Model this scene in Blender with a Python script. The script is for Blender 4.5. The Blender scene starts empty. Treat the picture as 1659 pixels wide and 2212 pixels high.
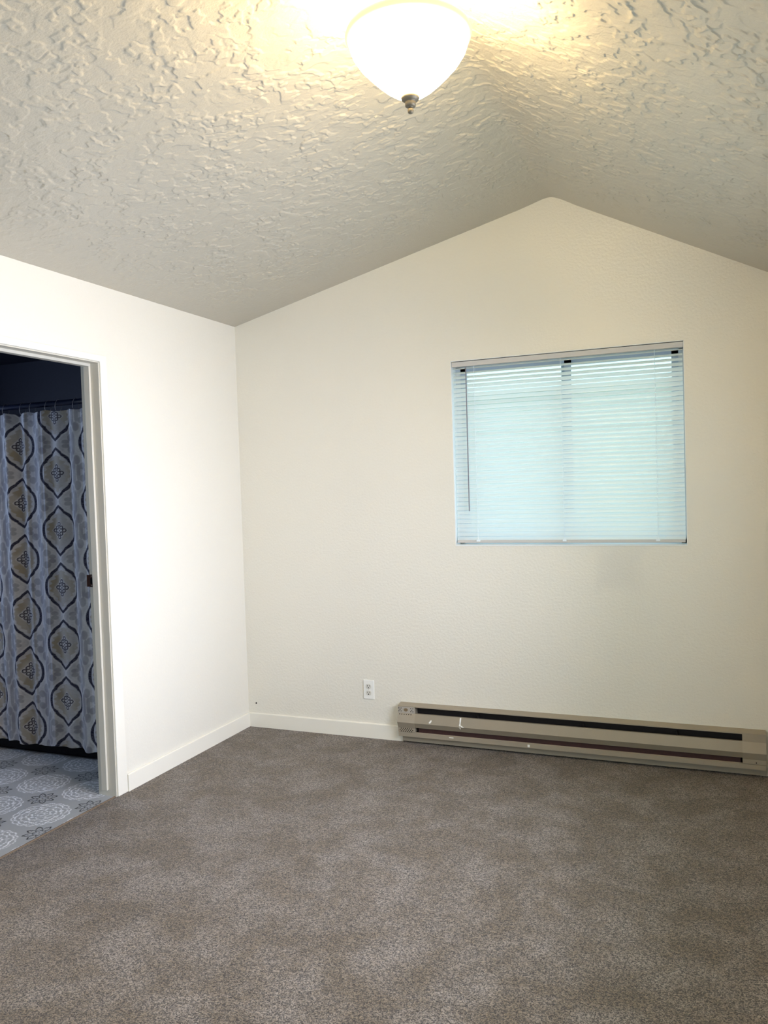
import bpy, bmesh, math, random
import numpy as np
from mathutils import Vector, Matrix
random.seed(7)
scn = bpy.context.scene
COL = scn.collection
# ------------------------------------------------------------------ camera
F_PX, PITCH, YAW, ROLL = 1740.45, -0.032676, 0.39179, -0.031678
cam_d = bpy.data.cameras.new('camera')
cam = bpy.data.objects.new('camera', cam_d)
COL.objects.link(cam)
scn.camera = cam
cam_d.sensor_fit = 'VERTICAL'
cam_d.sensor_height = 24.0
cam_d.lens = F_PX / 2212.0 * 24.0
cam_d.clip_start = 0.02
cy, sy, cp, sp = math.cos(YAW), math.sin(YAW), math.cos(PITCH), math.sin(PITCH)
fw = Vector((-sy * cp, cy * cp, sp)); rt = Vector((cy, sy, 0)); up = rt.cross(fw)
rt2 = rt * math.cos(ROLL) + up * math.sin(ROLL)
up2 = -rt * math.sin(ROLL) + up * math.cos(ROLL)
m = Matrix((rt2, up2, -fw)).transposed().to_4x4()
m.translation = Vector((2.7751, -4.36082, 1.5))
cam.matrix_world = m

# ------------------------------------------------------------------ look
vs = scn.view_settings
vs.view_transform = 'Standard'; vs.look = 'None'; vs.gamma = 1.0
vs.use_curve_mapping = False
vs.exposure = 0.0

SKY = (0.62, 0.84, 0.97); SKY_STRENGTH = 3.6
BULB_W = 25.0; BULB_COL = (1.0, 0.76, 0.40)
BOWL_EMIT = 19.0
WIN_W = 62.0; WIN_COL = (0.77, 0.80, 1.0)       # lamp outside the added, unseen right-hand window
BACK_W = 8.0  # fill lamp behind the camera, outside an opening added for it
BATH_W = 13.0; BATH_COL = (0.42, 0.55, 1.0)  # lamp for the curtain, outside an added bathroom window

world = bpy.data.worlds.new('sky'); scn.world = world; world.use_nodes = True
bgn = world.node_tree.nodes['Background']
bgn.inputs[0].default_value = (*SKY, 1); bgn.inputs[1].default_value = SKY_STRENGTH

def area(name, loc, direction, sx, sy_, watts, col, spread=math.pi):
    L = bpy.data.lights.new(name, 'AREA'); L.shape = 'RECTANGLE'; L.size = sx; L.size_y = sy_
    L.energy = watts; L.color = col; L.spread = spread
    o = bpy.data.objects.new(name, L); COL.objects.link(o); o.location = loc
    o.rotation_euler = Vector(direction).to_track_quat('-Z', 'Y').to_euler()
    return o
# area lamps just outside unseen openings, added to bring in daylight
area('fill_light_right', (3.25, -1.80, 1.45), (-1, -0.02, -0.16), 1.5, 1.15, WIN_W, WIN_COL, 2.0)
area('fill_light_back', (1.55, -5.45, 1.25), (0, 1, 0), 1.1, 1.9, BACK_W, WIN_COL)
area('fill_light_bathroom', (-2.62, -1.75, 1.75), (1, 0.25, 0.0), 0.7, 0.7, BATH_W, BATH_COL)

# ------------------------------------------------------------------ material helpers
class NT:
    def __init__(s, name):
        s.m = bpy.data.materials.new(name); s.m.use_nodes = True
        s.t = s.m.node_tree; s.n = s.t.nodes; s.b = s.n['Principled BSDF']; s.out = s.n['Material Output']
        s.tc = s.n.new('ShaderNodeTexCoord')
    def add(s, typ, ins=None, **kw):
        x = s.n.new(typ)
        for k, v in kw.items(): setattr(x, k, v)
        for k, v in (ins or {}).items(): s.set(x.inputs[k], v)
        return x
    def set(s, sock, v):
        if isinstance(v, bpy.types.NodeSocket): s.t.links.new(v, sock)
        elif isinstance(v, bpy.types.Node): s.t.links.new(v.outputs[0], sock)
        else:
            if isinstance(v, tuple) and len(v) == 3 and sock.type == 'RGBA': v = (*v, 1)
            sock.default_value = v
    def p(s, key, v): s.set(s.b.inputs[key], v)
    def obj(s): return s.tc.outputs['Object']
    def noise(s, scale, detail=2.0, rough=0.5, dist=0.0, vec=None):
        return s.add('ShaderNodeTexNoise', {'Vector': vec or s.obj(), 'Scale': scale, 'Detail': detail, 'Roughness': rough, 'Distortion': dist}).outputs['Fac']
    def math(s, op, a, b=0.0, c=None):
        x = s.n.new('ShaderNodeMath'); x.operation = op; s.set(x.inputs[0], a); s.set(x.inputs[1], b)
        if c is not None: s.set(x.inputs[2], c)
        return x.outputs[0]
    def step(s, v, a, b, lo=0.0, hi=1.0):
        x = s.n.new('ShaderNodeMapRange'); x.interpolation_type = 'SMOOTHSTEP'
        s.set(x.inputs[0], v); s.set(x.inputs[1], a); s.set(x.inputs[2], b); s.set(x.inputs[3], lo); s.set(x.inputs[4], hi)
        return x.outputs[0]
    def mix(s, fac, a, b):
        x = s.n.new('ShaderNodeMix'); x.data_type = 'RGBA'
        s.set(x.inputs[0], fac); s.set(x.inputs[6], a); s.set(x.inputs[7], b)
        return x.outputs[2]
    def bump(s, h, dist, strength=1.0, normal=None):
        x = s.n.new('ShaderNodeBump'); s.set(x.inputs['Height'], h); x.inputs['Distance'].default_value = dist
        x.inputs['Strength'].default_value = strength
        if normal is not None: s.set(x.inputs['Normal'], normal)
        return x.outputs[0]

def plain(name, col, rough=0.5, metal=0.0, var=0.04, scale=30, bump=0.0, spec=0.5):
    t = NT(name)
    n = t.noise(scale, 3)
    t.p('Base Color', t.mix(n, tuple(c * (1 - var) for c in col), tuple(min(1, c * (1 + var)) for c in col)))
    t.p('Roughness', rough); t.p('Metallic', metal); t.p('Specular IOR Level', spec)
    if bump: t.p('Normal', t.bump(t.noise(scale * 8, 2), bump))
    return t.m

def wall_material(name, col, b=0.0012, rough=0.55):
    t = NT(name)
    big = t.noise(2.2, 3)
    t.p('Base Color', t.mix(big, tuple(c * 0.975 for c in col), col))
    t.p('Roughness', rough)
    h = t.math('ADD', t.math('MULTIPLY', t.noise(75, 2, 0.5), 1.0), t.math('MULTIPLY', t.noise(210, 2), 0.35))
    t.p('Normal', t.bump(h, b))
    return t

M = {}
M['wall'] = wall_material('wall_paint', (0.77, 0.735, 0.635)).m
# far wall: same paint with a faint patched square and a few scuffs
t = wall_material('wall_paint_patched', (0.77, 0.735, 0.635), 0.0016, 0.32)
sep = t.add('ShaderNodeSeparateXYZ', {0: t.obj()})
wob = t.math('MULTIPLY', t.math('SUBTRACT', t.noise(6, 3), 0.5), 0.22)
dx = t.math('ABSOLUTE', t.math('SUBTRACT', t.math('ADD', sep.outputs[0], wob), 2.30))
dz = t.math('ABSOLUTE', t.math('SUBTRACT', t.math('ADD', sep.outputs[2], wob), 1.02))
pm = t.math('MULTIPLY', t.step(dx, 0.05, 0.16, 1, 0), t.step(dz, 0.05, 0.16, 1, 0))
base = t.b.inputs['Base Color'].links[0].from_socket
scuff = t.math('MULTIPLY', t.step(t.noise(9, 5, 0.7), 0.70, 0.76), 0.10)
c2 = t.mix(t.math('MULTIPLY', pm, 0.28), base, (0.60, 0.58, 0.53))
t.p('Base Color', t.mix(scuff, c2, (0.5, 0.47, 0.42)))
M['wall_far'] = t.m
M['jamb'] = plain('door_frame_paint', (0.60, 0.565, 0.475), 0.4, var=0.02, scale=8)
M['trim'] = plain('trim_paint', (0.82, 0.785, 0.68), 0.35, var=0.02, scale=8, bump=0.0003)

# ceiling: skip-trowel / knockdown plaster
t = NT('textured_ceiling_plaster')
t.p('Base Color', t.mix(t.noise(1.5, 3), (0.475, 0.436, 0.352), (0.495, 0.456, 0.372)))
t.p('Roughness', 0.30); t.p('Specular IOR Level', 0.7)
h = t.math('ADD', t.noise(150, 3), t.math('MULTIPLY', t.noise(60, 2), 0.6))
t.p('Normal', t.bump(h, 0.0011))
M['ceiling'] = t.m

# carpet
t = NT('brown_cut_pile_carpet')
vor = t.add('ShaderNodeTexVoronoi', {'Vector': t.obj(), 'Scale': 300.0})
vs_ = t.add('ShaderNodeSeparateColor', {0: vor.outputs['Color']})
fine = t.noise(260, 2, 0.8)
mid = t.noise(80, 3, 0.7)
mix_ = t.math('ADD', t.math('MULTIPLY', vs_.outputs[0], 0.50), t.math('ADD', t.math('MULTIPLY', fine, 0.55), t.math('MULTIPLY', mid, 0.45)))
cc = t.math('POWER', t.step(mix_, 0.42, 1.08), 1.35)
nap = t.step(t.noise(4.6, 6, 0.68, 0.3), 0.34, 0.70)
dark = t.mix(nap, (0.024, 0.016, 0.010), (0.036, 0.029, 0.024))
light = t.mix(nap, (0.26, 0.20, 0.130), (0.425, 0.362, 0.30))
t.p('Base Color', t.mix(cc, dark, light))
t.p('Roughness', 0.62); t.p('Specular IOR Level', 0.5)
t.p('Sheen Weight', 0.12); t.p('Sheen Roughness', 0.45)
t.p('Normal', t.bump(t.math('ADD', mix_, mid), 0.006, 0.9))
M['carpet'] = t.m

def vcol_material(name, rough, weave=0.0, transl=0.0):
    t = NT(name)
    a = t.add('ShaderNodeVertexColor', layer_name='print')
    col = a.outputs[0]
    if weave:
        w = t.add('ShaderNodeTexNoise', {'Vector': t.add('ShaderNodeMapping', {'Vector': t.obj(), 'Scale': (60, 60, 400)}), 'Scale': 1.0, 'Detail': 2.0}).outputs['Fac']
        col = t.mix(t.step(w, 0.35, 0.65, 0.0, weave), col, (0.30, 0.29, 0.30))
        t.p('Normal', t.bump(w, 0.0005))
    t.p('Base Color', col); t.p('Roughness', rough); t.p('Specular IOR Level', 0.3)
    return t.m
M['curtain'] = vcol_material('printed_curtain_fabric', 0.85, 0.22)
M['vinyl'] = vcol_material('printed_sheet_vinyl', 0.38)
M['navy'] = plain('shade_navy_bath_wall', (0.012, 0.014, 0.030), 0.6, var=0.2, scale=60)  # unlit shower wall and ceiling: their shade is painted in as navy
M['bath_wall'] = plain('bathroom_wall_paint', (0.55, 0.56, 0.60), 0.6, scale=4)
M['black'] = plain('shade_black_tub', (0.004, 0.004, 0.005), 0.5, spec=0.15)  # tub side painted black to stand for the unlit band below the curtain
M['rod'] = plain('dark_blue_curtain_rod', (0.010, 0.016, 0.045), 0.3, spec=0.5)
M['wire'] = plain('steel_curtain_ring', (0.45, 0.42, 0.40), 0.35, 0.8)
M['bronze'] = plain('oil_rubbed_bronze', (0.040, 0.015, 0.008), 0.35, 0.5, var=0.3, scale=90)
M['heater'] = plain('taupe_enamelled_steel', (0.31, 0.265, 0.195), 0.42, 0.15, var=0.05, scale=12, bump=0.0002)
M['heater2'] = plain('taupe_enamelled_steel_cover', (0.345, 0.295, 0.22), 0.45, 0.1, var=0.05, scale=15)
M['dark_in'] = plain('dark_heater_interior', (0.012, 0.007, 0.006), 0.8, var=0.4, scale=50)  # near-black colour for the heater's back panel and brackets
M['fins'] = plain('maroon_brown_heater_fins', (0.05, 0.020, 0.018), 0.6, 0.4, var=0.3, scale=60)
M['hole'] = plain('black_hole', (0.006, 0.005, 0.005), 0.9, spec=0.1)
M['splash'] = plain('white_paint_drip', (0.85, 0.84, 0.78), 0.5)
M['screw'] = plain('brass_screw', (0.30, 0.22, 0.13), 0.45, 0.6)
M['plate'] = plain('white_plastic_plate', (0.84, 0.83, 0.77), 0.3, var=0.01)
M['recept'] = plain('light_plastic_receptacle', (0.66, 0.63, 0.55), 0.35, var=0.02)
M['alu'] = plain('white_window_frame', (0.62, 0.66, 0.70), 0.4)
M['darkframe'] = plain('window_sash_enamel', (0.45, 0.52, 0.62), 0.5)
M['reveal'] = plain('window_return_paint', (0.80, 0.82, 0.80), 0.5, bump=0.0004)
M['headrail'] = plain('headrail_enamel', (0.55, 0.53, 0.50), 0.4, var=0.02)
M['wand'] = plain('smoky_clear_wand', (0.22, 0.22, 0.25), 0.25)
M['cord'] = plain('white_ladder_cord', (0.80, 0.86, 0.90), 0.8)
M['brick'] = plain('pale_stucco_neighbour', (0.50, 0.52, 0.44), 0.9, var=0.1, scale=3)
M['grass'] = plain('dry_grass_ground', (0.30, 0.30, 0.20), 0.95, var=0.3, scale=6)
M['finial'] = plain('brushed_nickel_finial', (0.20, 0.17, 0.12), 0.5, 0.5)
M['canopy'] = plain('cream_metal_canopy', (0.80, 0.66, 0.48), 0.4, 0.2)
M['threshold'] = plain('brown_threshold_strip', (0.20, 0.14, 0.09), 0.6)

t = NT('thin_blind_slat')
col = (0.80, 0.85, 0.86)
d = t.add('ShaderNodeBsdfDiffuse', {'Color': col}); tr = t.add('ShaderNodeBsdfTranslucent', {'Color': (0.76, 0.84, 0.82)})
gl = t.add('ShaderNodeBsdfGlossy', {'Color': (0.9, 0.9, 0.9), 'Roughness': 0.35})
mx = t.add('ShaderNodeMixShader', {0: 0.38, 1: d.outputs[0], 2: tr.outputs[0]})
mx2 = t.add('ShaderNodeMixShader', {0: 0.06, 1: mx.outputs[0], 2: gl.outputs[0]})
t.set(t.out.inputs[0], mx2.outputs[0]); M['slat'] = t.m
t = NT('window_glass')
tp = t.add('ShaderNodeBsdfTransparent', {'Color': (0.93, 0.97, 0.97)}); gl = t.add('ShaderNodeBsdfGlossy', {'Roughness': 0.02})
mx = t.add('ShaderNodeMixShader', {0: 0.06, 1: tp.outputs[0], 2: gl.outputs[0]}); t.set(t.out.inputs[0], mx.outputs[0]); M['glass'] = t.m
t = NT('frosted_lamp_glass')
tp = t.add('ShaderNodeBsdfTransparent', {'Color': (1.0, 0.93, 0.78)}); tr = t.add('ShaderNodeBsdfTranslucent', {'Color': (0.95, 0.9, 0.78)})
em = t.add('ShaderNodeEmission', {'Color': (1.0, 0.79, 0.47), 'Strength': BOWL_EMIT})
mx = t.add('ShaderNodeMixShader', {0: 0.62, 1: tp.outputs[0], 2: tr.outputs[0]})
ad = t.add('ShaderNodeAddShader', {0: mx.outputs[0], 1: em.outputs[0]}); t.set(t.out.inputs[0], ad.outputs[0]); M['bowl'] = t.m
t = NT('cream_glass_rim')
t.p('Base Color', (0.25, 0.24, 0.14)); t.p('Roughness', 0.5); t.p('Emission Color', (1.0, 0.97, 0.56)); t.p('Emission Strength', 0.85); M['rim'] = t.m
t = NT('lit_bulb'); t.p('Base Color', (1, 1, 1)); t.p('Emission Color', (1.0, 0.85, 0.55)); t.p('Emission Strength', 12.0); M['bulb'] = t.m

# ------------------------------------------------------------------ mesh helpers
def link(name, bm, mat, parent=None, smooth=False, bevel=0.0):
    me = bpy.data.meshes.new(name)
    bmesh.ops.recalc_face_normals(bm, faces=bm.faces[:])
    bm.to_mesh(me); bm.free()
    if smooth:
        for p in me.polygons: p.use_smooth = True
    me.materials.append(mat)
    o = bpy.data.objects.new(name, me); COL.objects.link(o)
    if parent is not None: o.parent = parent
    if bevel:
        b = o.modifiers.new('bevel', 'BEVEL'); b.width = bevel; b.segments = 2; b.limit_method = 'ANGLE'
    return o
def box(bm, x0, x1, y0, y1, z0, z1):
    r = bmesh.ops.create_cube(bm, size=1.0)
    for v in r['verts']:
        v.co = Vector(((x0 + x1) / 2 + v.co.x * (x1 - x0), (y0 + y1) / 2 + v.co.y * (y1 - y0), (z0 + z1) / 2 + v.co.z * (z1 - z0)))
def prism(bm, pts, axis, a, b):
    """closed 2-D outline extruded along x ('x': pts are (y,z)) or y ('y': pts are (x,z))"""
    f = (lambda p, t: (t, p[0], p[1])) if axis == 'x' else (lambda p, t: (p[0], t, p[1]))
    A = [bm.verts.new(f(p, a)) for p in pts]; B = [bm.verts.new(f(p, b)) for p in pts]
    n = len(pts)
    bm.faces.new(A); bm.faces.new(B[::-1])
    for i in range(n): bm.faces.new((A[i], B[i], B[(i + 1) % n], A[(i + 1) % n]))
def lathe(bm, prof, cx, cy_, seg=64, close=False):
    rings = []
    for r, z in prof:
        rings.append([bm.verts.new((cx + r * math.cos(2 * math.pi * k / seg), cy_ + r * math.sin(2 * math.pi * k / seg), z)) for k in range(seg)] if r > 1e-6 else [bm.verts.new((cx, cy_, z))])
    for a, b in zip(rings, rings[1:]):
        for k in range(seg):
            k2 = (k + 1) % seg
            if len(a) == 1 and len(b) == 1: continue
            if len(a) == 1: bm.faces.new((a[0], b[k], b[k2]))
            elif len(b) == 1: bm.faces.new((a[k], b[0], a[k2]))
            else: bm.faces.new((a[k], b[k], b[k2], a[k2]))
def tube(bm, pts, r, seg=8):
    pts = [Vector(p) for p in pts]; rings = []
    for i, p in enumerate(pts):
        d = (pts[min(i + 1, len(pts) - 1)] - pts[max(i - 1, 0)]).normalized()
        a = d.orthogonal().normalized() if i == 0 else (rings_a - d * rings_a.dot(d)).normalized()
        rings_a = a; b = d.cross(a)
        rings.append([bm.verts.new(p + (a * math.cos(2 * math.pi * k / seg) + b * math.sin(2 * math.pi * k / seg)) * r) for k in range(seg)])
    for A, B in zip(rings, rings[1:]):
        for k in range(seg): bm.faces.new((A[k], A[(k + 1) % seg], B[(k + 1) % seg], B[k]))
    bm.faces.new(rings[0][::-1]); bm.faces.new(rings[-1])
def BM(): return bmesh.new()
def empty(name, loc, label, cat, group=None, kind=None):
    o = bpy.data.objects.new(name, None); COL.objects.link(o); o.location = loc; o.empty_display_size = 0.05
    tag(o, label, cat, group, kind); return o
def tag(o, label=None, cat=None, group=None, kind=None):
    if label: o['label'] = label
    if cat: o['category'] = cat
    if group: o['group'] = group
    if kind: o['kind'] = kind
    return o
def part(name, bm, mat, parent, **kw):
    """child mesh: geometry is written in world coordinates and moved into the parent's frame"""
    bmesh.ops.translate(bm, verts=bm.verts[:], vec=-world_loc(parent))
    return link(name, bm, mat, parent, **kw)
def world_loc(o):
    v = Vector((0, 0, 0))
    while o is not None: v += o.location; o = o.parent
    return v
def struct(name, bm, mat, label, cat, **kw):
    return tag(link(name, bm, mat, **kw), label, cat, kind='structure')

# ------------------------------------------------------------------ room
EAVE_L, XR, ZR, XW = 2.5234, 1.9893, 3.0047, 3.035
SL, SR = (ZR - EAVE_L) / XR, 0.5132
YB = -5.3                                   # back wall
WT = 0.105
def ceil_z(x):
    """roof-line with the softly rounded plaster ridge"""
    a = ZR - (XR - x) * SL; b = ZR - (x - XR) * SR
    k = 0.015
    return -k * math.log(math.exp(-(a - ZR) / k) + math.exp(-(b - ZR) / k)) + ZR + 0.008 * math.exp(-((x - XR) / 0.1) ** 2)
xs = [0, 0.5, 1.0, 1.4, 1.6, 1.7] + [1.75 + 0.02 * i for i in range(24)] + [2.3, 2.5, 2.8, XW]
# ceiling
bm = BM()
prof = [(x, ceil_z(x)) for x in xs]
x_ext = [(-0.105, ceil_z(0) - 0.105 * SL)] + prof + [(XW + 0.105, ceil_z(XW) - 0.105 * SR)]
A = x_ext; B = [(x, z + 0.12) for x, z in reversed(x_ext)]
A = [(x, z + 0.008) for x, z in A]
prism(bm, A + B, 'y', YB - 0.12, 0.14)
slab_bm = bm
# the plaster itself: a fine relief of troweled flakes, modelled as real geometry
def field(nx, ny, d, lam, seed, bw=0.45):
    rg = np.random.RandomState(seed)
    f = np.fft.rfft2(rg.randn(nx, ny))
    kx = np.fft.fftfreq(nx, d)[:, None]; ky = np.fft.rfftfreq(ny, d)[None, :]
    k = np.hypot(kx, ky); f *= np.exp(-((k * lam - 1) / bw) ** 2)
    g = np.fft.irfft2(f, (nx, ny)); return g / g.std()
def resample(g, ix, iy):
    nx, ny = g.shape
    ix = np.clip(ix, 0, nx - 1.001); iy = np.clip(iy, 0, ny - 1.001)
    i = ix.astype(int); j = iy.astype(int); a = ix - i; b = iy - j
    return g[i, j] * (1 - a) * (1 - b) + g[i + 1, j] * a * (1 - b) + g[i, j + 1] * (1 - a) * b + g[i + 1, j + 1] * a * b
CS = 0.0029
cxg = np.linspace(0.0, XW, int(XW / CS)); cyg = np.arange(-3.35, 0.0 + CS * 0.5, CS); cyg[-1] = 0.0
nx_, ny_ = len(cxg), len(cyg)
II, JJ = np.meshgrid(np.arange(nx_, dtype=float), np.arange(ny_, dtype=float), indexing='ij')
wx = field(nx_, ny_, CS, 0.045, 11, 0.6) * 0.0055 / CS; wy = field(nx_, ny_, CS, 0.045, 12, 0.6) * 0.0055 / CS
def sstep(a, b, x):
    tt = np.clip((x - a) / (b - a), 0, 1); return tt * tt * (3 - 2 * tt)
def flakes(lam, seed, thr, sharp, soft):
    g = resample(field(nx_, ny_, CS, lam, seed), II + wx, JJ + wy)
    gx_, gy_ = np.gradient(g, CS)
    face = (gx_ * 0.75 - gy_ * 0.66) / (np.hypot(gx_, gy_) + 1e-6)     # < 0: lip looks towards (+x, -y)
    w = soft + (sharp - soft) * (1 - sstep(-0.35, 0.25, face))
    return sstep(thr - w, thr, g)
mk = sstep(-0.5, 0.5, field(nx_, ny_, CS, 0.22, 21, 0.7)); mk2 = sstep(-0.5, 0.6, field(nx_, ny_, CS, 0.28, 22, 0.7))
H = flakes(0.095, 31, 0.30, 0.17, 0.75) * (0.35 + 0.65 * mk) * 0.0031 + flakes(0.058, 32, 0.62, 0.22, 0.75) * (0.10 + 0.90 * mk2) * 0.0026
Yg = np.broadcast_to(cyg, H.shape)
H *= sstep(0.06, 0.55, -Yg + 0.12 * field(nx_, ny_, CS, 0.6, 41, 0.7) * 0.3) * 0.9 + 0.1
H *= sstep(-3.33, -3.2, Yg) * (0.15 + 0.85 * sstep(0.0, 0.35, cxg))[:, None]
cz_ = np.array([ceil_z(float(x)) for x in cxg])
ycoarse = np.linspace(YB, -3.40, 8)
YY = np.concatenate([ycoarse, cyg]); HH = np.concatenate([np.zeros((nx_, 8)), H], axis=1)
P = np.stack([np.broadcast_to(cxg[:, None], HH.shape), np.broadcast_to(YY[None, :], HH.shape), cz_[:, None] - HH], -1)
def relief_mesh(name, P, mat):
    n, mm, _ = P.shape
    me = bpy.data.meshes.new(name); idx = np.arange(n * mm).reshape(n, mm)
    q = np.stack([idx[:-1, :-1], idx[:-1, 1:], idx[1:, 1:], idx[1:, :-1]], -1).reshape(-1, 4)
    me.vertices.add(n * mm); me.vertices.foreach_set('co', P.reshape(-1).astype(np.float32))
    me.loops.add(q.size); me.loops.foreach_set('vertex_index', q.reshape(-1).astype(np.int32))
    me.polygons.add(len(q)); me.polygons.foreach_set('loop_start', np.arange(0, q.size, 4, dtype=np.int32))
    me.update(calc_edges=True)
    me.polygons.foreach_set('use_smooth', np.ones(len(q), bool)); me.materials.append(mat)
    o = bpy.data.objects.new(name, me); COL.objects.link(o); return o
co_ = relief_mesh('ceiling', P, M['ceiling'])
tag(co_, 'off-white vaulted ceiling with rough knockdown plaster texture and a soft ridge', 'ceiling', kind='structure')
link('roof_deck', slab_bm, M['ceiling'], co_)
# floors
bm = BM(); box(bm, 0, XW, YB, 0, -0.05, 0.0)
struct('floor', bm, M['carpet'], 'brown cut pile carpet covering the bedroom floor', 'carpet')

# far wall with the window opening
X1, X2, Z1, Z2 = 1.4054, 2.6356, 1.1475, 2.1858
bm = BM()
prism(bm, [(-0.0, -0.05)] + [(x, ceil_z(x) + 0.03) for x in xs if x < X1] + [(X1, ceil_z(X1) + 0.03), (X1, -0.05)], 'y', 0.0, 0.13)
prism(bm, [(X2, -0.05), (X2, ceil_z(X2) + 0.03)] + [(x, ceil_z(x) + 0.03) for x in xs if x > X2] + [(XW, -0.05)], 'y', 0.0, 0.13)
prism(bm, [(X1, Z2), (X1, ceil_z(X1) + 0.03)] + [(x, ceil_z(x) + 0.03) for x in xs if X1 < x < X2] + [(X2, ceil_z(X2) + 0.03), (X2, Z2)], 'y', 0.0, 0.13)
prism(bm, [(X1, -0.05), (X1, Z1), (X2, Z1), (X2, -0.05)], 'y', 0.0, 0.13)
struct('wall_far', bm, M['wall_far'], 'cream gable wall with the blind-covered window and the baseboard heater', 'wall')

# left wall with the doorway
DY1, DY0, DH = -1.2338, -2.03, 2.144
LT = 2.56
bm = BM()
box(bm, -WT, 0, DY1, 0.13, -0.05, LT); box(bm, -WT, 0, YB - 0.12, DY0, -0.05, LT); box(bm, -WT, 0, DY0, DY1, DH, LT)
struct('wall_left', bm, M['wall'], 'bright cream side wall pierced by the bathroom doorway', 'wall')
# right wall with an added window (off frame) that lets the daylight in
bm = BM()
ry0, ry1, rz0, rz1 = -2.60, -1.00, 0.85, 2.10
TOPR = ceil_z(XW) + 0.03
box(bm, XW, XW + 0.11, YB - 0.12, ry0, -0.05, TOPR); box(bm, XW, XW + 0.11, ry1, 0.13, -0.05, TOPR)
box(bm, XW, XW + 0.11, ry0, ry1, -0.05, rz0); box(bm, XW, XW + 0.11, ry0, ry1, rz1, TOPR)
struct('wall_right', bm, M['wall'], 'cream side wall close to the camera with an added daylight window', 'wall')
bm = BM()
for a in ((ry0, ry0 + 0.04, rz0, rz1), (ry1 - 0.04, ry1, rz0, rz1), (ry0, ry1, rz0, rz0 + 0.04), (ry0, ry1, rz1 - 0.04, rz1), (-1.82, -1.78, rz0, rz1)):
    box(bm, XW + 0.04, XW + 0.08, *a)
wr = struct('window_2', bm, M['alu'], 'added wide sliding window in the unseen right side wall', 'window')
# back wall with an unseen opening, added for the fill lamp
bm = BM()
bx0, bx1, bz1 = 1.0, 2.1, 2.05
def backpiece(x0, x1, z0):
    prism(bm, [(x0, z0), (x0, ceil_z(x0) + 0.03)] + [(x, ceil_z(x) + 0.03) for x in xs if x0 < x < x1] + [(x1, ceil_z(x1) + 0.03), (x1, z0)], 'y', YB - 0.12, YB)
backpiece(0.0, bx0, -0.05); backpiece(bx0, bx1, bz1); backpiece(bx1, XW, -0.05)
struct('wall_back', bm, M['wall'], 'cream gable wall behind the camera with an added open doorway', 'wall')

# baseboards
def baseboard(name, axis, a, b, face, label):
    bm = BM()
    d, h, c = 0.014, 0.088, 0.006
    if axis == 'x':      # along far wall; pts (y,z)
        prism(bm, [(0.0, 0), (-d, 0), (-d, h - 0.004), (-d + c, h), (0.0, h)], 'x', a, b)
    else:
        prism(bm, [(face, 0), (face + d, 0), (face + d, h - 0.004), (face + d - c, h), (face, h)], 'y', a, b)
    return struct(name, bm, M['trim'], label, 'baseboard')
baseboard('baseboard_far', 'x', 0.0, 1.055, 0, 'short cream baseboard on the gable wall left of the heater')
baseboard('baseboard_left', 'y', -1.158, -0.014, 0, 'cream baseboard on the left wall between doorway and corner')

# ------------------------------------------------------------------ door frame
e = empty('door_1', (0, DY1, 0), 'cream painted door frame of the bathroom doorway', 'door frame', kind='structure')
bm = BM(); box(bm, -WT - 0.002, 0.002, DY1 - 0.002, DY1 + 0.012, 0, DH); part('side_jamb', bm, M['jamb'], e)
bm = BM(); box(bm, -WT - 0.002, 0.002, DY0 - 0.012, DY0 + 0.002, 0, DH); part('side_jamb', bm, M['jamb'], e)
bm = BM(); box(bm, -WT - 0.002, 0.002, DY0, DY1, DH - 0.002, DH + 0.012); part('head_jamb', bm, M['jamb'], e)
bm = BM(); box(bm, -0.080, -0.046, DY1 - 0.014, DY1 - 0.002, 0.03, DH - 0.016); part('door_stop', bm, M['jamb'], e, bevel=0.001)
bm = BM(); box(bm, -0.080, -0.046, DY0 + 0.002, DY0 + 0.014, 0.03, DH - 0.016); part('door_stop', bm, M['jamb'], e, bevel=0.001)
bm = BM(); box(bm, -0.080, -0.046, DY0 + 0.002, DY1 - 0.002, DH - 0.016, DH - 0.002); part('door_stop', bm, M['jamb'], e, bevel=0.001)
bm = BM(); prism(bm, [(DY1 + 0.004, 0), (DY1 + 0.075, 0), (DY1 + 0.05, DH + 0.037), (DY0 - 0.05, DH + 0.037), (DY0 - 0.075, 0), (DY0 - 0.004, 0), (DY0 - 0.004, DH + 0.004), (DY1 + 0.004, DH + 0.004)], 'x', 0.0, 0.011)
part('casing', bm, M['trim'], e, bevel=0.003)
# strike plate with its curved lip, slot and two screws
bm = BM()
box(bm, -0.1065, -0.0815, DY1 - 0.0045, DY1 - 0.0015, 1.043, 1.106)
vv = [(-0.1065, DY1 - 0.0045), (-0.1065, DY1 - 0.0015), (-0.121, DY1 - 0.004), (-0.121, DY1 - 0.0075)]
A = [bm.verts.new((x, y, 1.045)) for x, y in vv]; B = [bm.verts.new((x, y, 1.104)) for x, y in vv]
bm.faces.new(A); bm.faces.new(B[::-1])
for i in range(4): bm.faces.new((A[i], B[i], B[(i + 1) % 4], A[(i + 1) % 4]))
spn = part('strike_plate', bm, M['bronze'], e); spn['label'] = 'dark bronze strike plate'
bm = BM(); box(bm, -0.102, -0.088, DY1 - 0.0052, DY1 - 0.0045, 1.060, 1.088); part('latch_slot', bm, M['hole'], spn)
for z in (1.051, 1.098):
    bm = BM(); bmesh.ops.create_uvsphere(bm, u_segments=10, v_segments=6, radius=0.0035, matrix=Matrix.Translation((-0.094, DY1 - 0.0042, z)) @ Matrix.Diagonal((1, 0.4, 1, 1))); part('screw', bm, M['finial'], spn)
bm = BM(); box(bm, -0.0125, -0.004, DY0, DY1, -0.004, 0.003)
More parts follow.
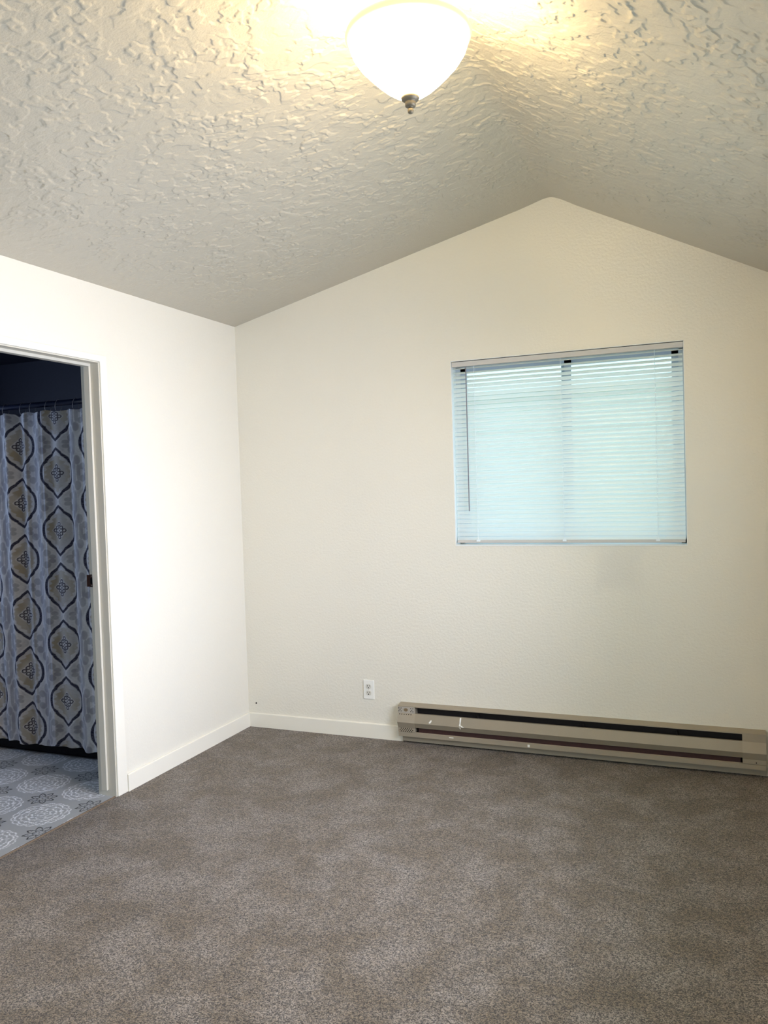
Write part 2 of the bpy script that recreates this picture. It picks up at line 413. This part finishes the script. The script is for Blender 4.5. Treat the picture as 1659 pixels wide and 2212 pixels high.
struct('trim_1', bm, M['threshold'], 'thin brown strip where carpet meets the bathroom vinyl', 'threshold', bevel=0.001)

# ------------------------------------------------------------------ bathroom shell
BX, BY0 = -2.45, -2.75
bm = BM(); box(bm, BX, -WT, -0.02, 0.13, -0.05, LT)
struct('wall_shower', bm, M['navy'], 'wall above the shower rod, its shade painted in dark navy', 'wall')
bm = BM()
wz0, wz1, wy0, wy1 = 1.35, 2.15, -2.15, -1.35  # unseen window opening, added to let the lamp reach the curtain
box(bm, BX - 0.1, BX, BY0, wy0, -0.05, LT); box(bm, BX - 0.1, BX, wy1, 0.13, -0.05, LT)
box(bm, BX - 0.1, BX, wy0, wy1, -0.05, wz0); box(bm, BX - 0.1, BX, wy0, wy1, wz1, LT)
box(bm, BX, -WT, BY0 - 0.1, BY0, -0.05, LT)
struct('wall_bathroom', bm, M['bath_wall'], 'grey bathroom wall with a small added window beyond the doorway', 'wall')
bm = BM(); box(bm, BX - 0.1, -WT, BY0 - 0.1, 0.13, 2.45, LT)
struct('ceiling_bathroom', bm, M['navy'], 'bathroom ceiling seen over the doorway, its shade painted in dark navy', 'ceiling')

# vinyl floor: print computed per vertex (a real printed pattern of the sheet)
def grid_mesh(name, P, colors, mat):
    """P: (n,m,3) points, colors: (n,m,3) linear"""
    n, mm, _ = P.shape
    me = bpy.data.meshes.new(name)
    idx = np.arange(n * mm).reshape(n, mm)
    q = np.stack([idx[:-1, :-1], idx[1:, :-1], idx[1:, 1:], idx[:-1, 1:]], -1).reshape(-1, 4)
    me.vertices.add(n * mm); me.vertices.foreach_set('co', P.reshape(-1).astype(np.float32))
    me.loops.add(q.size); me.loops.foreach_set('vertex_index', q.reshape(-1).astype(np.int32))
    me.polygons.add(len(q)); me.polygons.foreach_set('loop_start', np.arange(0, q.size, 4, dtype=np.int32))
    me.update(calc_edges=True); me.validate()
    ca = me.color_attributes.new('print', 'FLOAT_COLOR', 'POINT')
    c4 = np.ones((n * mm, 4), np.float32); c4[:, :3] = colors.reshape(-1, 3); ca.data.foreach_set('color', c4.reshape(-1))
    me.polygons.foreach_set('use_smooth', np.ones(len(q), bool))
    me.materials.append(mat)
    o = bpy.data.objects.new(name, me); COL.objects.link(o)
    return o
def ss(a, b, x):
    tt = np.clip((x - a) / (b - a), 0, 1); return tt * tt * (3 - 2 * tt)
def band(d, w, s=0.0012): return 1 - ss(w * 1.15 - s, w * 1.15 + s, np.abs(d))
def lerp(c, m_, k): return c * (1 - m_[..., None]) + np.array(k) * m_[..., None]

st = 0.0032
gx = np.arange(-1.5, -0.0005 + st, st); gx = gx[gx < -0.012]; gx = np.append(gx, -0.012); gy = np.arange(-2.12, -0.83, st)
GX, GY = np.meshgrid(gx, gy, indexing='ij')
col = np.zeros(GX.shape + (3,)); col[:] = (0.36, 0.37, 0.37)
PX, PY = 0.303, 0.318
def local(cx, cy_):
    u = (GX - cx + PX / 2) % PX - PX / 2; v = (GY - cy_ + PY / 2) % PY - PY / 2
    return u, v
u, v = local(-0.194, -1.525)
r = np.hypot(u, v); th = np.arctan2(v, u)
lace = np.zeros_like(r)
w8 = np.cos(8 * th); w16 = np.cos(16 * th); a8 = np.abs(np.cos(4 * th)); 
lace = np.maximum(lace, band(r - (0.122 + 0.008 * np.abs(w8)), 0.0028))
lace = np.maximum(lace, band(r - (0.104 + 0.011 * a8), 0.0036))
lace = np.maximum(lace, band(r - (0.080 + 0.012 * np.abs(np.sin(4 * th))), 0.0034) * 0.9)
lace = np.maximum(lace, band(r - (0.058 + 0.009 * a8), 0.0036))
lace = np.maximum(lace, band(r - (0.036 + 0.007 * np.abs(np.sin(4 * th))), 0.003))
lace = np.maximum(lace, band(r - 0.016, 0.003))
for rr, k, sz, ph in ((0.113, 16, 0.0042, 0.2), (0.092, 8, 0.0075, 0.0), (0.070, 16, 0.004, 0), (0.047, 8, 0.005, 0.39), (0.026, 8, 0.0035, 0)):
    dt = (th - ph + math.pi / k) % (2 * math.pi / k) - math.pi / k
    dd = np.hypot(r * np.cos(dt) - rr, r * np.sin(dt))
    lace = np.maximum(lace, 1 - ss(sz * 0.7, sz * 1.2, dd))
rs = np.sin(GX * 311.7 + np.sin(GY * 97.3) * 3) * np.sin(GY * 263.1 + np.cos(GX * 83.1) * 3)
lace *= np.clip(0.62 + 0.8 * rs, 0.12, 1)
col = lerp(col, lace, (0.90, 0.91, 0.92))
u, v = local(-0.041, -1.37)
r = np.hypot(u, v); th = np.arctan2(v, u)
pet = 1 - np.abs(((th / (math.pi / 4)) + 0.5) % 1.0 - 0.5) * 2
Rm = 0.034 + 0.034 * pet ** 0.75
blk = band(r - Rm, 0.0042)
blk = np.maximum(blk, band(r - (0.018 + 0.012 * np.abs(np.sin(4 * th))), 0.0028))
dt = (th + math.pi / 8) % (math.pi / 4) - math.pi / 8
blk = np.maximum(blk, 1 - ss(0.003, 0.005, np.hypot(r * np.cos(dt) - 0.046, r * np.sin(dt) * 1.6)))
blk = np.maximum(blk, 1 - ss(0.003, 0.005, r))
col = lerp(col, blk, (0.025, 0.025, 0.025))
P = np.stack([GX, GY, np.full_like(GX, 0.0015)], -1)
vf = grid_mesh('floor_bathroom', P, col, M['vinyl'])
tag(vf, 'grey patterned vinyl floor with white lace medallions and black flowers', 'vinyl floor', kind='structure')
bm = BM(); box(bm, BX, -0.012, BY0, -0.0, -0.05, 0.0005)
struct('floor_under', bm, plain('grey_vinyl_plain', (0.34, 0.35, 0.35), 0.4), 'plain grey bathroom floor around the patterned vinyl', 'floor')

# ------------------------------------------------------------------ shower
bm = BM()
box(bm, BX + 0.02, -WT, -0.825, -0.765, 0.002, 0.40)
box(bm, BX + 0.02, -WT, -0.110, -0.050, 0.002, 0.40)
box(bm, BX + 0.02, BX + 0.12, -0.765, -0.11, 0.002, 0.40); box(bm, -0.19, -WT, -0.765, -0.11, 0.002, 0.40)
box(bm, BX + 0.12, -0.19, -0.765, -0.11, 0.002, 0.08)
tag(link('bathtub', bm, M['black'], bevel=0.012), 'bathtub side under the hem of the patterned curtain, its shade painted in black', 'bathtub')

ZROD, YC = 2.020, -0.86
bm = BM(); tube(bm, [(BX + 0.001, YC, ZROD), (-1.2, YC, ZROD - 0.001), (-WT - 0.001, YC, ZROD)], 0.0155, 20)
tag(link('curtain_rod', bm, M['rod'], smooth=True), 'dark blue round rod above the patterned shower curtain', 'curtain rod')

# curtain cloth
cx0, cx1, cz0, cz1 = -1.62, -0.40, 0.068, 1.985
st = 0.0030
ux = np.arange(cx0, cx1, st); uz = np.linspace(cz0, cz1, int((cz1 - cz0) / st) + 1)
U, Z = np.meshgrid(ux, uz, indexing='ij')
def fold(x, z):
    k = 0.9 + 0.1 * (z / 2)
    f = 0.017 * np.sin(2 * np.pi * (x + 0.92) / 0.275 + 0.9) + 0.010 * np.sin(2 * np.pi * (x) / 0.118 + 0.6 * np.sin(z * 0.9))
    f += 0.012 * np.tanh(6 * np.sin(2 * np.pi * (x + 0.865) / 0.275)) * 0.6
    return f * k
Yf = YC - 0.012 + fold(U, Z)
hem = 0.006 * np.sin(U * 16) + 0.004 * np.sin(U * 41)
Zp = Z + hem * (1 - (Z - cz0) / (cz1 - cz0))
scall = -0.010 * np.abs(np.sin(np.pi * (U + 0.1) / 0.15)) * ss(cz1 - 0.10, cz1, Z)
Zp = Zp + scall
col = np.zeros(U.shape + (3,)); col[:] = (0.62, 0.61, 0.60)
TT = np.array([0, .10, .20, .30, .38, .44, .465, .52, .60, .68, .735, .76, .82, .88, .94, 1.0, 5])
WW = np.array([1, .99, .965, .905, .83, .745, .685, .665, .60, .49, .39, .335, .295, .21, .12, 0, -3])
CXP, CZP, MW, MH = 0.275, 0.3235, 0.106, 0.146
rng = np.random.RandomState(3)
phases = rng.rand(12) * 6.28
nz = sum(np.sin(U * (23 + 9 * i) + phases[i] + 1.7 * np.sin(Z * (13 + 5 * i) + phases[i + 6])) for i in range(6)) / 6
# grey damask ghost ornaments in the ground
def ell(u, v, a, b): return np.hypot(u / a, v / b)
ground = np.zeros_like(U); taupe = np.zeros_like(U); navy = np.zeros_like(U); halo = np.zeros_like(U); inner = np.zeros_like(U); motif = np.zeros_like(U)
dpatch = np.zeros_like(U)
for off in (0, 1):
    cx = -0.920 + off * CXP; cz = 1.790 + off * CZP / 2
    u = (U - cx + CXP) % (2 * CXP) - CXP; v = (Z - cz + CZP / 2) % CZP - CZP / 2
    w = np.interp(np.abs(v) / MH, TT, WW)
    d = w * MW - np.abs(u)                       # >0 inside
    wi = np.interp(np.abs(v) / (MH * 0.88), TT, WW) * MW * 0.82
    di = wi - np.abs(u)
    inside = ss(-0.0015, 0.0015, d); ins2 = ss(-0.0015, 0.0015, di)
    navy = np.maximum(navy, inside * (1 - ins2))
    halo = np.maximum(halo, ss(-0.014, -0.010, d) * (1 - inside))
    wc = np.interp(np.abs(v) / (MH * 0.72), TT, WW) * MW * 0.66
    lob = 0.006 * np.sin(v * 230) 
    inner = np.maximum(inner, ss(-0.002, 0.002, wc + lob - np.abs(u)))
    # cross of small rings
    rr = np.full_like(U, 9.0)
    for a, b in ((0, .037), (0, -.037), (.031, 0), (-.031, 0), (0.014, .017), (-0.014, .017), (.014, -.017), (-.014, -.017)):
        rr = np.minimum(rr, np.abs(ell(u - a, v - b, 1, 1) - 0.0090))
    mo = 1 - ss(0.0020, 0.0040, rr)
    mo = np.maximum(mo, 1 - ss(0.004, 0.006, ell(u, v, 1, 1)))
    clear = 1 - ss(0.056, 0.061, np.abs(u) * 1.15 + np.abs(v))
    inner = inner * (1 - clear * (np.abs(u) < 0.07) * (np.abs(v) < 0.07))
    motif = np.maximum(motif, mo * (np.abs(u) < 0.07) * (np.abs(v) < 0.07))
    # ghost damask: shapes beside the pinch points
    for sx in (-1, 1):
        for (a, b, ra, rb) in ((0.085, 0.128, 0.024, 0.020), (0.118, 0.092, 0.018, 0.026), (0.055, 0.150, 0.018, 0.012), (0.137, 0.02, 0.012, 0.045), (0.112, 0.150, 0.010, 0.034)):
            for sz in (-1, 1):
                vv_ = (v - sz * b + CZP / 2) % CZP - CZP / 2
                ground = np.maximum(ground, 1 - ss(0.88, 1.1, ell(u - sx * a, vv_, ra, rb)))
                dpatch = np.maximum(dpatch, 1 - ss(0.8, 1.0, ell(u - sx * a * 0.98 - 0.004, vv_ - 0.003, ra * 0.5, rb * 0.45)))
streak = np.sin(Z * 900 + nz * 5) * 0.5 + 0.5
fill = ss(-0.15, 0.25, nz)
col = lerp(col, 0.5 * fill, (0.40, 0.39, 0.395))
col = lerp(col, ground * 0.9 * (0.75 + 0.25 * fill), (0.29, 0.28, 0.295))
col = lerp(col, halo, (0.66, 0.65, 0.64))
medal = navy * 0
insidecol = (0.52, 0.51, 0.50)
anyin = np.maximum(navy, inner)
col = lerp(col, inner * np.clip(0.55 + 0.15 * streak + 0.5 * fill * np.sin(U * 27 + 2), 0.15, 1), (0.37, 0.31, 0.215))
col = lerp(col, navy, (0.010, 0.010, 0.034))
col = lerp(col, motif, (0.030, 0.020, 0.030))
col = np.clip(col, 0, 1)
P = np.stack([U, Yf, Zp], -1)
cu = grid_mesh('shower_curtain', P, col, M['curtain'])
so = cu.modifiers.new('cloth_thickness', 'SOLIDIFY'); so.thickness = 0.0012; so.offset = 0
tag(cu, 'grey shower curtain printed with navy scalloped medallions, hanging in folds', 'shower curtain')
for k, x in enumerate((-1.02, -0.89, -0.815, -0.70, -0.625, -0.50)):
    bm = BM()
    pts = []
    for a in range(19):
        th_ = 2 * math.pi * a / 18
        pts.append((x + 0.004 * math.sin(th_), YC + 0.024 * math.cos(th_), ZROD - 0.016 + 0.036 * math.sin(th_)))
    tube(bm, pts, 0.0011, 6)
    lab = ['leftmost thin wire ring in view on the dark blue shower rod', 'thin wire ring over the left medallion column of the curtain', 'thin wire ring just right of the left medallion column',
           'thin wire ring over the left edge of the right medallion column', 'thin wire ring over the middle of the right medallion column', 'thin wire ring on the rod nearest the door frame'][k]
    tag(link('curtain_ring', bm, M['wire'], smooth=True), lab, 'curtain ring', 'wire rings on the shower rod')

# ------------------------------------------------------------------ window with sliding sashes
e = empty('window_1', ((X1 + X2) / 2, 0.09, Z1), 'sliding window behind the closed blind in the gable wall', 'window', kind='structure')
XM = 2.03
bm = BM()
for a in ((X1, X1 + 0.03, Z1, Z2), (X2 - 0.03, X2, Z1, Z2), (X1, X2, Z1, Z1 + 0.03), (X1, X2, Z2 - 0.03, Z2)): box(bm, a[0], a[1], 0.085, 0.13, a[2], a[3])
part('window_frame', bm, M['alu'], e)
for (x0, x1, y) in ((X1 + 0.03, XM + 0.027, 0.092), (XM - 0.027, X2 - 0.03, 0.108)):
    bm = BM()
    for a in ((x0, x0 + 0.035, Z1 + 0.03, Z2 - 0.03), (x1 - 0.035, x1, Z1 + 0.03, Z2 - 0.03), (x0, x1, Z1 + 0.03, Z1 + 0.06), (x0, x1, Z2 - 0.062, Z2 - 0.03)): box(bm, a[0], a[1], y, y + 0.014, a[2], a[3])
    s = part('sash', bm, M['darkframe'], e)
    bm = BM(); box(bm, x0 + 0.03, x1 - 0.03, y + 0.005, y + 0.009, Z1 + 0.055, Z2 - 0.055); part('window_pane', bm, M['glass'], s)
# painted returns of the opening
bm = BM(); d = 0.003
box(bm, X1, X1 + d, 0.001, 0.085, Z1, Z2); box(bm, X2 - d, X2, 0.001, 0.085, Z1, Z2); box(bm, X1, X2, 0.001, 0.085, Z2 - d, Z2)
box(bm, X1 + d, X2 - d, -0.004, 0.085, Z1 - 0.001, Z1 + 0.006)
part('window_return', bm, M['reveal'], e)

# blind ------------------------------------------------------------
bxl, bxr, by = X1 + 0.007, X2 - 0.006, 0.022
e = empty('window_blind', ((X1 + X2) / 2, by, Z1 + 0.01), 'white horizontal mini blind lowered over the gable wall window', 'window blind')
bm = BM(); prism(bm, [(by - 0.018, 2.152), (by - 0.020, 2.179), (by + 0.018, 2.179), (by + 0.018, 2.152)], 'x', bxl - 0.002, bxr + 0.002)
hr = part('headrail', bm, M['headrail'], e, bevel=0.0015); hr['label'] = 'taupe-white metal headrail'
ztop, zbot, N = 2.143, 1.187, 40
bm = BM()
opened = {0: 22, 1: 32, 2: 40, 3: 46, 4: 56, 8: 57, 10: 60, 15: 59}
for i in range(N):
    z = ztop - (ztop - zbot) * i / (N - 1)
    ang = math.radians(opened.get(i, 65.5 if i < 30 else 64)) + random.uniform(-0.02, 0.02)
    w = 0.0256; nseg = 6; hump = 0.0022
    rows = []
    for k in range(nseg + 1):
        s_ = (k / nseg - 0.5) * w; hh = hump * (1 - (2 * k / nseg - 1) ** 2)
        # room edge down, outer edge up; crown towards the room
        y = by + s_ * math.cos(ang) - hh * math.sin(ang); zz = z + s_ * math.sin(ang) + hh * math.cos(ang)
        sag = 0.0008
        rows.append([bm.verts.new((x, y, zz + random.uniform(-0.0002, 0.0002) - sag * math.sin(math.pi * q_ / 12.0 * 3) ** 2)) for q_, x in enumerate(np.linspace(bxl + 0.002, bxr - 0.002, 13))])
    for a, b in zip(rows, rows[1:]):
        for q_ in range(12): bm.faces.new((a[q_], a[q_ + 1], b[q_ + 1], b[q_]))
sl = part('slats', bm, M['slat'], e, smooth=True)
bm = BM(); prism(bm, [(by - 0.013, 1.163), (by - 0.011, 1.176), (by, 1.180), (by + 0.011, 1.176), (by + 0.013, 1.163)], 'x', bxl + 0.003, bxr - 0.004)
br = part('bottom_rail', bm, M['headrail'], e); br['label'] = 'taupe bottom rail'
for x in (1.537, 2.016, 2.494):
    bm = BM()
    for yy in (by - 0.014, by + 0.014): tube(bm, [(x - 0.001, yy, 2.152), (x + 0.0005, yy, 1.6), (x, yy, 1.177)], 0.0007, 5)
    for i in range(N):
        z = ztop - (ztop - zbot) * i / (N - 1)
        bmesh.ops.create_uvsphere(bm, u_segments=6, v_segments=4, radius=0.0016, matrix=Matrix.Translation((x, by - 0.013, z)) @ Matrix.Diagonal((1, 0.7, 2.2, 1)))
    part('ladder_cord', bm, M['cord'], e)
    bm = BM(); box(bm, x - 0.010, x + 0.010, by - 0.0165, by - 0.011, 1.170, 1.180); part('rail_clip', bm, M['cord'], e)
bm = BM(); tube(bm, [(1.494, by - 0.022, 2.150), (1.4945, by - 0.024, 2.1), (1.4925, by - 0.024, 1.342)], 0.0035, 6)
wd = part('tilt_wand', bm, M['wand'], e); wd['label'] = 'thin grey tilt wand'

# ------------------------------------------------------------------ outlet
ox, oz = 0.841, 0.289
e = empty('wall_outlet', (ox, 0, oz - 0.058), 'white duplex power outlet on the gable wall left of the heater', 'outlet')
bm = BM(); box(bm, ox - 0.0345, ox + 0.0345, -0.006, 0.002, oz - 0.0575, oz + 0.0575); part('cover_plate', bm, M['plate'], e, bevel=0.003)
for dz in (0.0195, -0.0195):
    bm = BM()
    n = 28; pts = []
    for k in range(n):
        a = 2 * math.pi * k / n; x = 0.0172 * math.cos(a); z = max(-0.0142, min(0.0142, 0.0172 * math.sin(a))); pts.append((ox + x, oz + dz + z))
    prism(bm, pts, 'y', -0.0085, -0.004)
    rc = part('receptacle', bm, M['recept'], e)
    bm = BM()
    box(bm, ox - 0.0078, ox - 0.0052, -0.0088, -0.008, oz + dz - 0.001, oz + dz + 0.008)
    box(bm, ox + 0.0052, ox + 0.0078, -0.0088, -0.008, oz + dz + 0.000, oz + dz + 0.008)
    prism(bm, [(ox + 0.0032 * math.cos(a * math.pi / 6), oz + dz - 0.0075 + 0.0034 * math.sin(a * math.pi / 6)) for a in range(12)], 'y', -0.0088, -0.008)
    part('socket_slots', bm, M['hole'], rc)
bm = BM(); bmesh.ops.create_uvsphere(bm, u_segments=10, v_segments=6, radius=0.003, matrix=Matrix.Translation((ox, -0.0062, oz)) @ Matrix.Diagonal((1, 0.4, 1, 1))); part('screw', bm, M['recept'], e)
# screw hole low by the corner, drawn as a dark disc
bm = BM(); prism(bm, [(0.0566 + 0.0048 * math.cos(a * math.pi / 6), 0.1489 + 0.0048 * math.sin(a * math.pi / 6)) for a in range(12)], 'y', -0.0022, 0.001)
tag(link('wall_screw_hole', bm, M['hole']), 'small dark screw hole in the gable wall above the baseboard by the corner', 'screw')

# ------------------------------------------------------------------ baseboard heater
H0, H1, HC0, HC1 = 1.043, 2.980, 1.147, 2.874
e = empty('baseboard_heater', ((H0 + H1) / 2, 0, 0), 'long taupe electric baseboard heater along the foot of the gable wall', 'heater')
bm = BM(); box(bm, H0 + 0.004, H1 - 0.004, -0.006, -0.0005, 0.045, 0.225); part('back_panel', bm, M['dark_in'], e)
bm = BM(); prism(bm, [(0.0, 0.2305), (-0.0525, 0.2215), (-0.0525, 0.2165), (-0.050, 0.2165), (-0.0495, 0.219), (0.0, 0.2275)], 'x', H0 + 0.0, H1)
part('top_cover', bm, M['heater2'], e)
bm = BM(); prism(bm, [(-0.0505, 0.180), (-0.0705, 0.130), (-0.056, 0.100), (-0.054, 0.100), (-0.0675, 0.1305), (-0.048, 0.1785), (-0.040, 0.181)], 'x', HC0, HC1)
fp = part('front_panel', bm, M['heater'], e)
bm = BM(); prism(bm, [(-0.048, 0.0725), (-0.056, 0.0685), (-0.0555, 0.045), (-0.0, 0.042), (-0.0, 0.045), (-0.053, 0.048), (-0.0535, 0.068), (-0.046, 0.072)], 'x', H0 + 0.001, H1 - 0.001)
part('bottom_lip', bm, M['heater2'], e)
bm = BM(); box(bm, H0 + 0.018, H1 + 0.0, -0.034, -0.031, 0.012, 0.046); part('kick_plate', bm, M['heater'], e)
# heating element with fins
bm = BM()
tube(bm, [(HC0 - 0.02, -0.028, 0.125), (HC1 + 0.02, -0.028, 0.125)], 0.006, 10)
x = HC0 + 0.03
while x < HC1 - 0.01:
    box(bm, x, x + 0.0008, -0.046, -0.010, 0.098, 0.152); x += 0.0085
el = part('heating_element', bm, M['fins'], e); el['label'] = 'maroon-brown finned element in the shadow'
bm = BM(); box(bm, HC0 + 0.02, HC1 - 0.01, -0.047, -0.044, 0.068, 0.100); part('reflector', bm, M['fins'], e)
for x0 in (HC0 + 0.37, HC0 + 0.95, HC0 + 1.42):
    bm = BM(); box(bm, x0, x0 + 0.003, -0.044, -0.008, 0.05, 0.195); part('bracket', bm, M['dark_in'], e)
# end caps
def cap(x0, x1, name):
    bm = BM()
    P_ = [(-0.001, 0.2275), (-0.0495, 0.2190), (-0.0510, 0.2165), (-0.0512, 0.180), (-0.0712, 0.130), (-0.0555, 0.094), (-0.0550, 0.072), (-0.001, 0.072)]
    prism(bm, P_, 'x', x0, x1)
    return part(name, bm, M['heater2'], e)
cl = cap(H0, HC0 + 0.001, 'end_cap'); cr = cap(HC1 - 0.001, H1, 'end_cap')
bm = BM(); box(bm, H0 + 0.002, HC0 - 0.001, -0.0523, -0.051, 0.181, 0.2155); wp = part('wiring_cover', bm, plain('pale_grey_steel', (0.47, 0.43, 0.37), 0.4, 0.2), cl)
bm = BM(); prism(bm, [(1.0925 + 0.0125 * math.cos(a * math.pi / 10), 0.1995 + 0.0095 * math.sin(a * math.pi / 10)) for a in range(20)], 'y', -0.0540, -0.0515); part('cover_screw', bm, M['screw'], cl)
def disc(x, z, r, y):
    bm = BM()
    prism(bm, [(x + r * math.cos(a * math.pi / 5), z + r * math.sin(a * math.pi / 5)) for a in range(10)], 'y', y - 0.0005, y + 0.001)
    return bm
first = part('vent_hole', disc(1.050, 0.208, 0.0028, -0.0525), M['hole'], cl)
def hole(x, z, y):
    o = first.copy(); COL.objects.link(o); o.parent = cl
    o.location = first.location + Vector((x - 1.050, y + 0.0525, z - 0.208))
for bx_ in (1.050, 1.123):
    for (a, b) in ((0, 0.0085), (0.013, 0.0085), (0.0065, 0), (0, -0.0085), (0.013, -0.0085)):
        if (bx_, a, b) != (1.050, 0, 0.0085): hole(bx_ + a, 0.1995 + b, -0.0525)
for k in range(6): hole(1.054 + 0.0140 * k, 0.1735, -0.0545)
for k in range(6):
    for b in (0.0078, -0.0078): hole(1.062 + 0.0127 * k, 0.083 + b, -0.0557)
for k in range(7): hole(1.0555 + 0.0127 * k, 0.083, -0.0557)
part('cover_screw', disc(2.935, 0.0795, 0.0028, -0.0560), M['hole'], cr)
# paint drips on the front
def on_panel(z):   # y of front panel face
    if z > 0.13: return -0.0505 - (0.180 - z) / 0.05 * 0.020
    return -0.0705 + (0.130 - z) / 0.034 * 0.0155
def blot(pts):
    bm = BM()
    A = [bm.verts.new((x, on_panel(z) - 0.0010, z)) for x, z in pts]; B = [bm.verts.new((x, on_panel(z) + 0.0006, z)) for x, z in pts]
    n = len(pts)
    bm.faces.new(A); bm.faces.new(B[::-1])
    for i in range(n): bm.faces.new((A[i], B[i], B[(i + 1) % n], A[(i + 1) % n]))
    o = part('paint_drip', bm, M['splash'], e); o['label'] = 'white paint drip'
blot([(1.418, 0.1795), (1.426, 0.1795), (1.4255, 0.160), (1.424, 0.147), (1.4265, 0.1375), (1.421, 0.1345), (1.4155, 0.138), (1.418, 0.150), (1.417, 0.165)])
blot([(1.4155, 0.129), (1.4255, 0.129), (1.425, 0.122), (1.4235, 0.116), (1.4205, 0.121)])
blot([(1.428, 0.140), (1.436, 0.1355), (1.447, 0.1305), (1.433, 0.1305), (1.426, 0.134)])
blot([(1.243, 0.150), (1.250, 0.155), (1.252, 0.146), (1.246, 0.138), (1.238, 0.1365), (1.236, 0.140)])
for q_ in ((1.80, 1.812, 0.050, 0.064), (1.352, 1.378, 0.060, 0.064)):
    bm = BM(); box(bm, q_[0], q_[1], -0.0572, -0.0555, q_[2], q_[3]); o = part('paint_drip', bm, M['splash'], e); o['label'] = 'white paint fleck'

# ------------------------------------------------------------------ ceiling lamp
LX, LY = 1.989, -2.165
e = empty('ceiling_light', (LX, LY, 2.985), 'frosted glass bowl light hanging from the ceiling ridge, switched on', 'ceiling light')
bm = BM(); lathe(bm, [(0, 2.998), (0.085, 2.998), (0.085, 2.950), (0.080, 2.910), (0.066, 2.872), (0.045, 2.850), (0.014, 2.840), (0, 2.840)], LX, LY, 48); part('canopy', bm, M['canopy'], e, smooth=True)
bm = BM(); lathe(bm, [(0, 2.87), (0.009, 2.87), (0.009, 2.60), (0, 2.60)], LX, LY, 16); part('stem', bm, M['canopy'], e, smooth=True)
bowl = [(0.172, 2.768), (0.170, 2.750), (0.162, 2.727), (0.144, 2.700), (0.121, 2.675), (0.096, 2.650), (0.071, 2.628), (0.048, 2.612), (0.026, 2.603), (0.0, 2.601)]
bm = BM(); lathe(bm, bowl, LX, LY, 96); gb = part('glass_bowl', bm, M['bowl'], e, smooth=True); gb['label'] = 'glowing frosted glass bowl'
bm = BM(); lathe(bm, [(0.162, 2.764), (0.170, 2.760), (0.1775, 2.763), (0.180, 2.771), (0.1765, 2.779), (0.170, 2.781), (0.163, 2.779), (0.161, 2.771), (0.162, 2.764)], LX, LY, 96); part('rim', bm, M['rim'], e, smooth=True)
bm = BM(); lathe(bm, [(0, 2.604), (0.024, 2.604), (0.0265, 2.600), (0.025, 2.595), (0.018, 2.589), (0.0155, 2.588), (0.0155, 2.586), (0.0150, 2.576), (0.010, 2.574), (0.005, 2.573), (0.0075, 2.570), (0.0088, 2.564), (0.0075, 2.558), (0.004, 2.5555), (0, 2.555)], LX, LY, 40); fn = part('finial', bm, M['finial'], e, smooth=True); fn['label'] = 'grey nickel finial knob'
for s_ in (-1, 1):
    bx_ = LX + s_ * 0.078
    bm = BM(); tube(bm, [(LX + s_ * 0.008, LY, 2.80), (LX + s_ * 0.035, LY, 2.79)], 0.012, 12); part('lamp_holder', bm, M['canopy'], e)
    bm = BM(); bmesh.ops.create_uvsphere(bm, u_segments=20, v_segments=12, radius=0.026, matrix=Matrix.Translation((bx_, LY, 2.757)) @ Matrix.Diagonal((1.4, 1, 1, 1)))
    bb = part('bulb', bm, M['bulb'], e, smooth=True)
    L = bpy.data.lights.new('bulb_light', 'POINT'); L.energy = BULB_W; L.color = BULB_COL; L.shadow_soft_size = 0.03
    lo = bpy.data.objects.new('bulb_light', L); COL.objects.link(lo); lo.parent = e; lo.location = Vector((LX + s_ * 0.085, LY, 2.784)) - e.location

# ------------------------------------------------------------------ outside the gable window
bm = BM(); box(bm, -6, 9, 0.2, 14, -0.45, -0.40)
struct('ground_outside', bm, M['grass'], 'dry ground outside the gable window', 'ground')
bm = BM(); box(bm, -1.2, 6.5, 3.2, 6.2, -0.4, 2.35); 
prism(bm, [(3.0, 2.35), (4.7, 2.95), (6.4, 2.35)], 'x', -1.5, 6.8)
o = link('neighbour_house', bm, M['brick']); tag(o, 'pale green-grey house wall glimpsed through the blind slats', 'house')
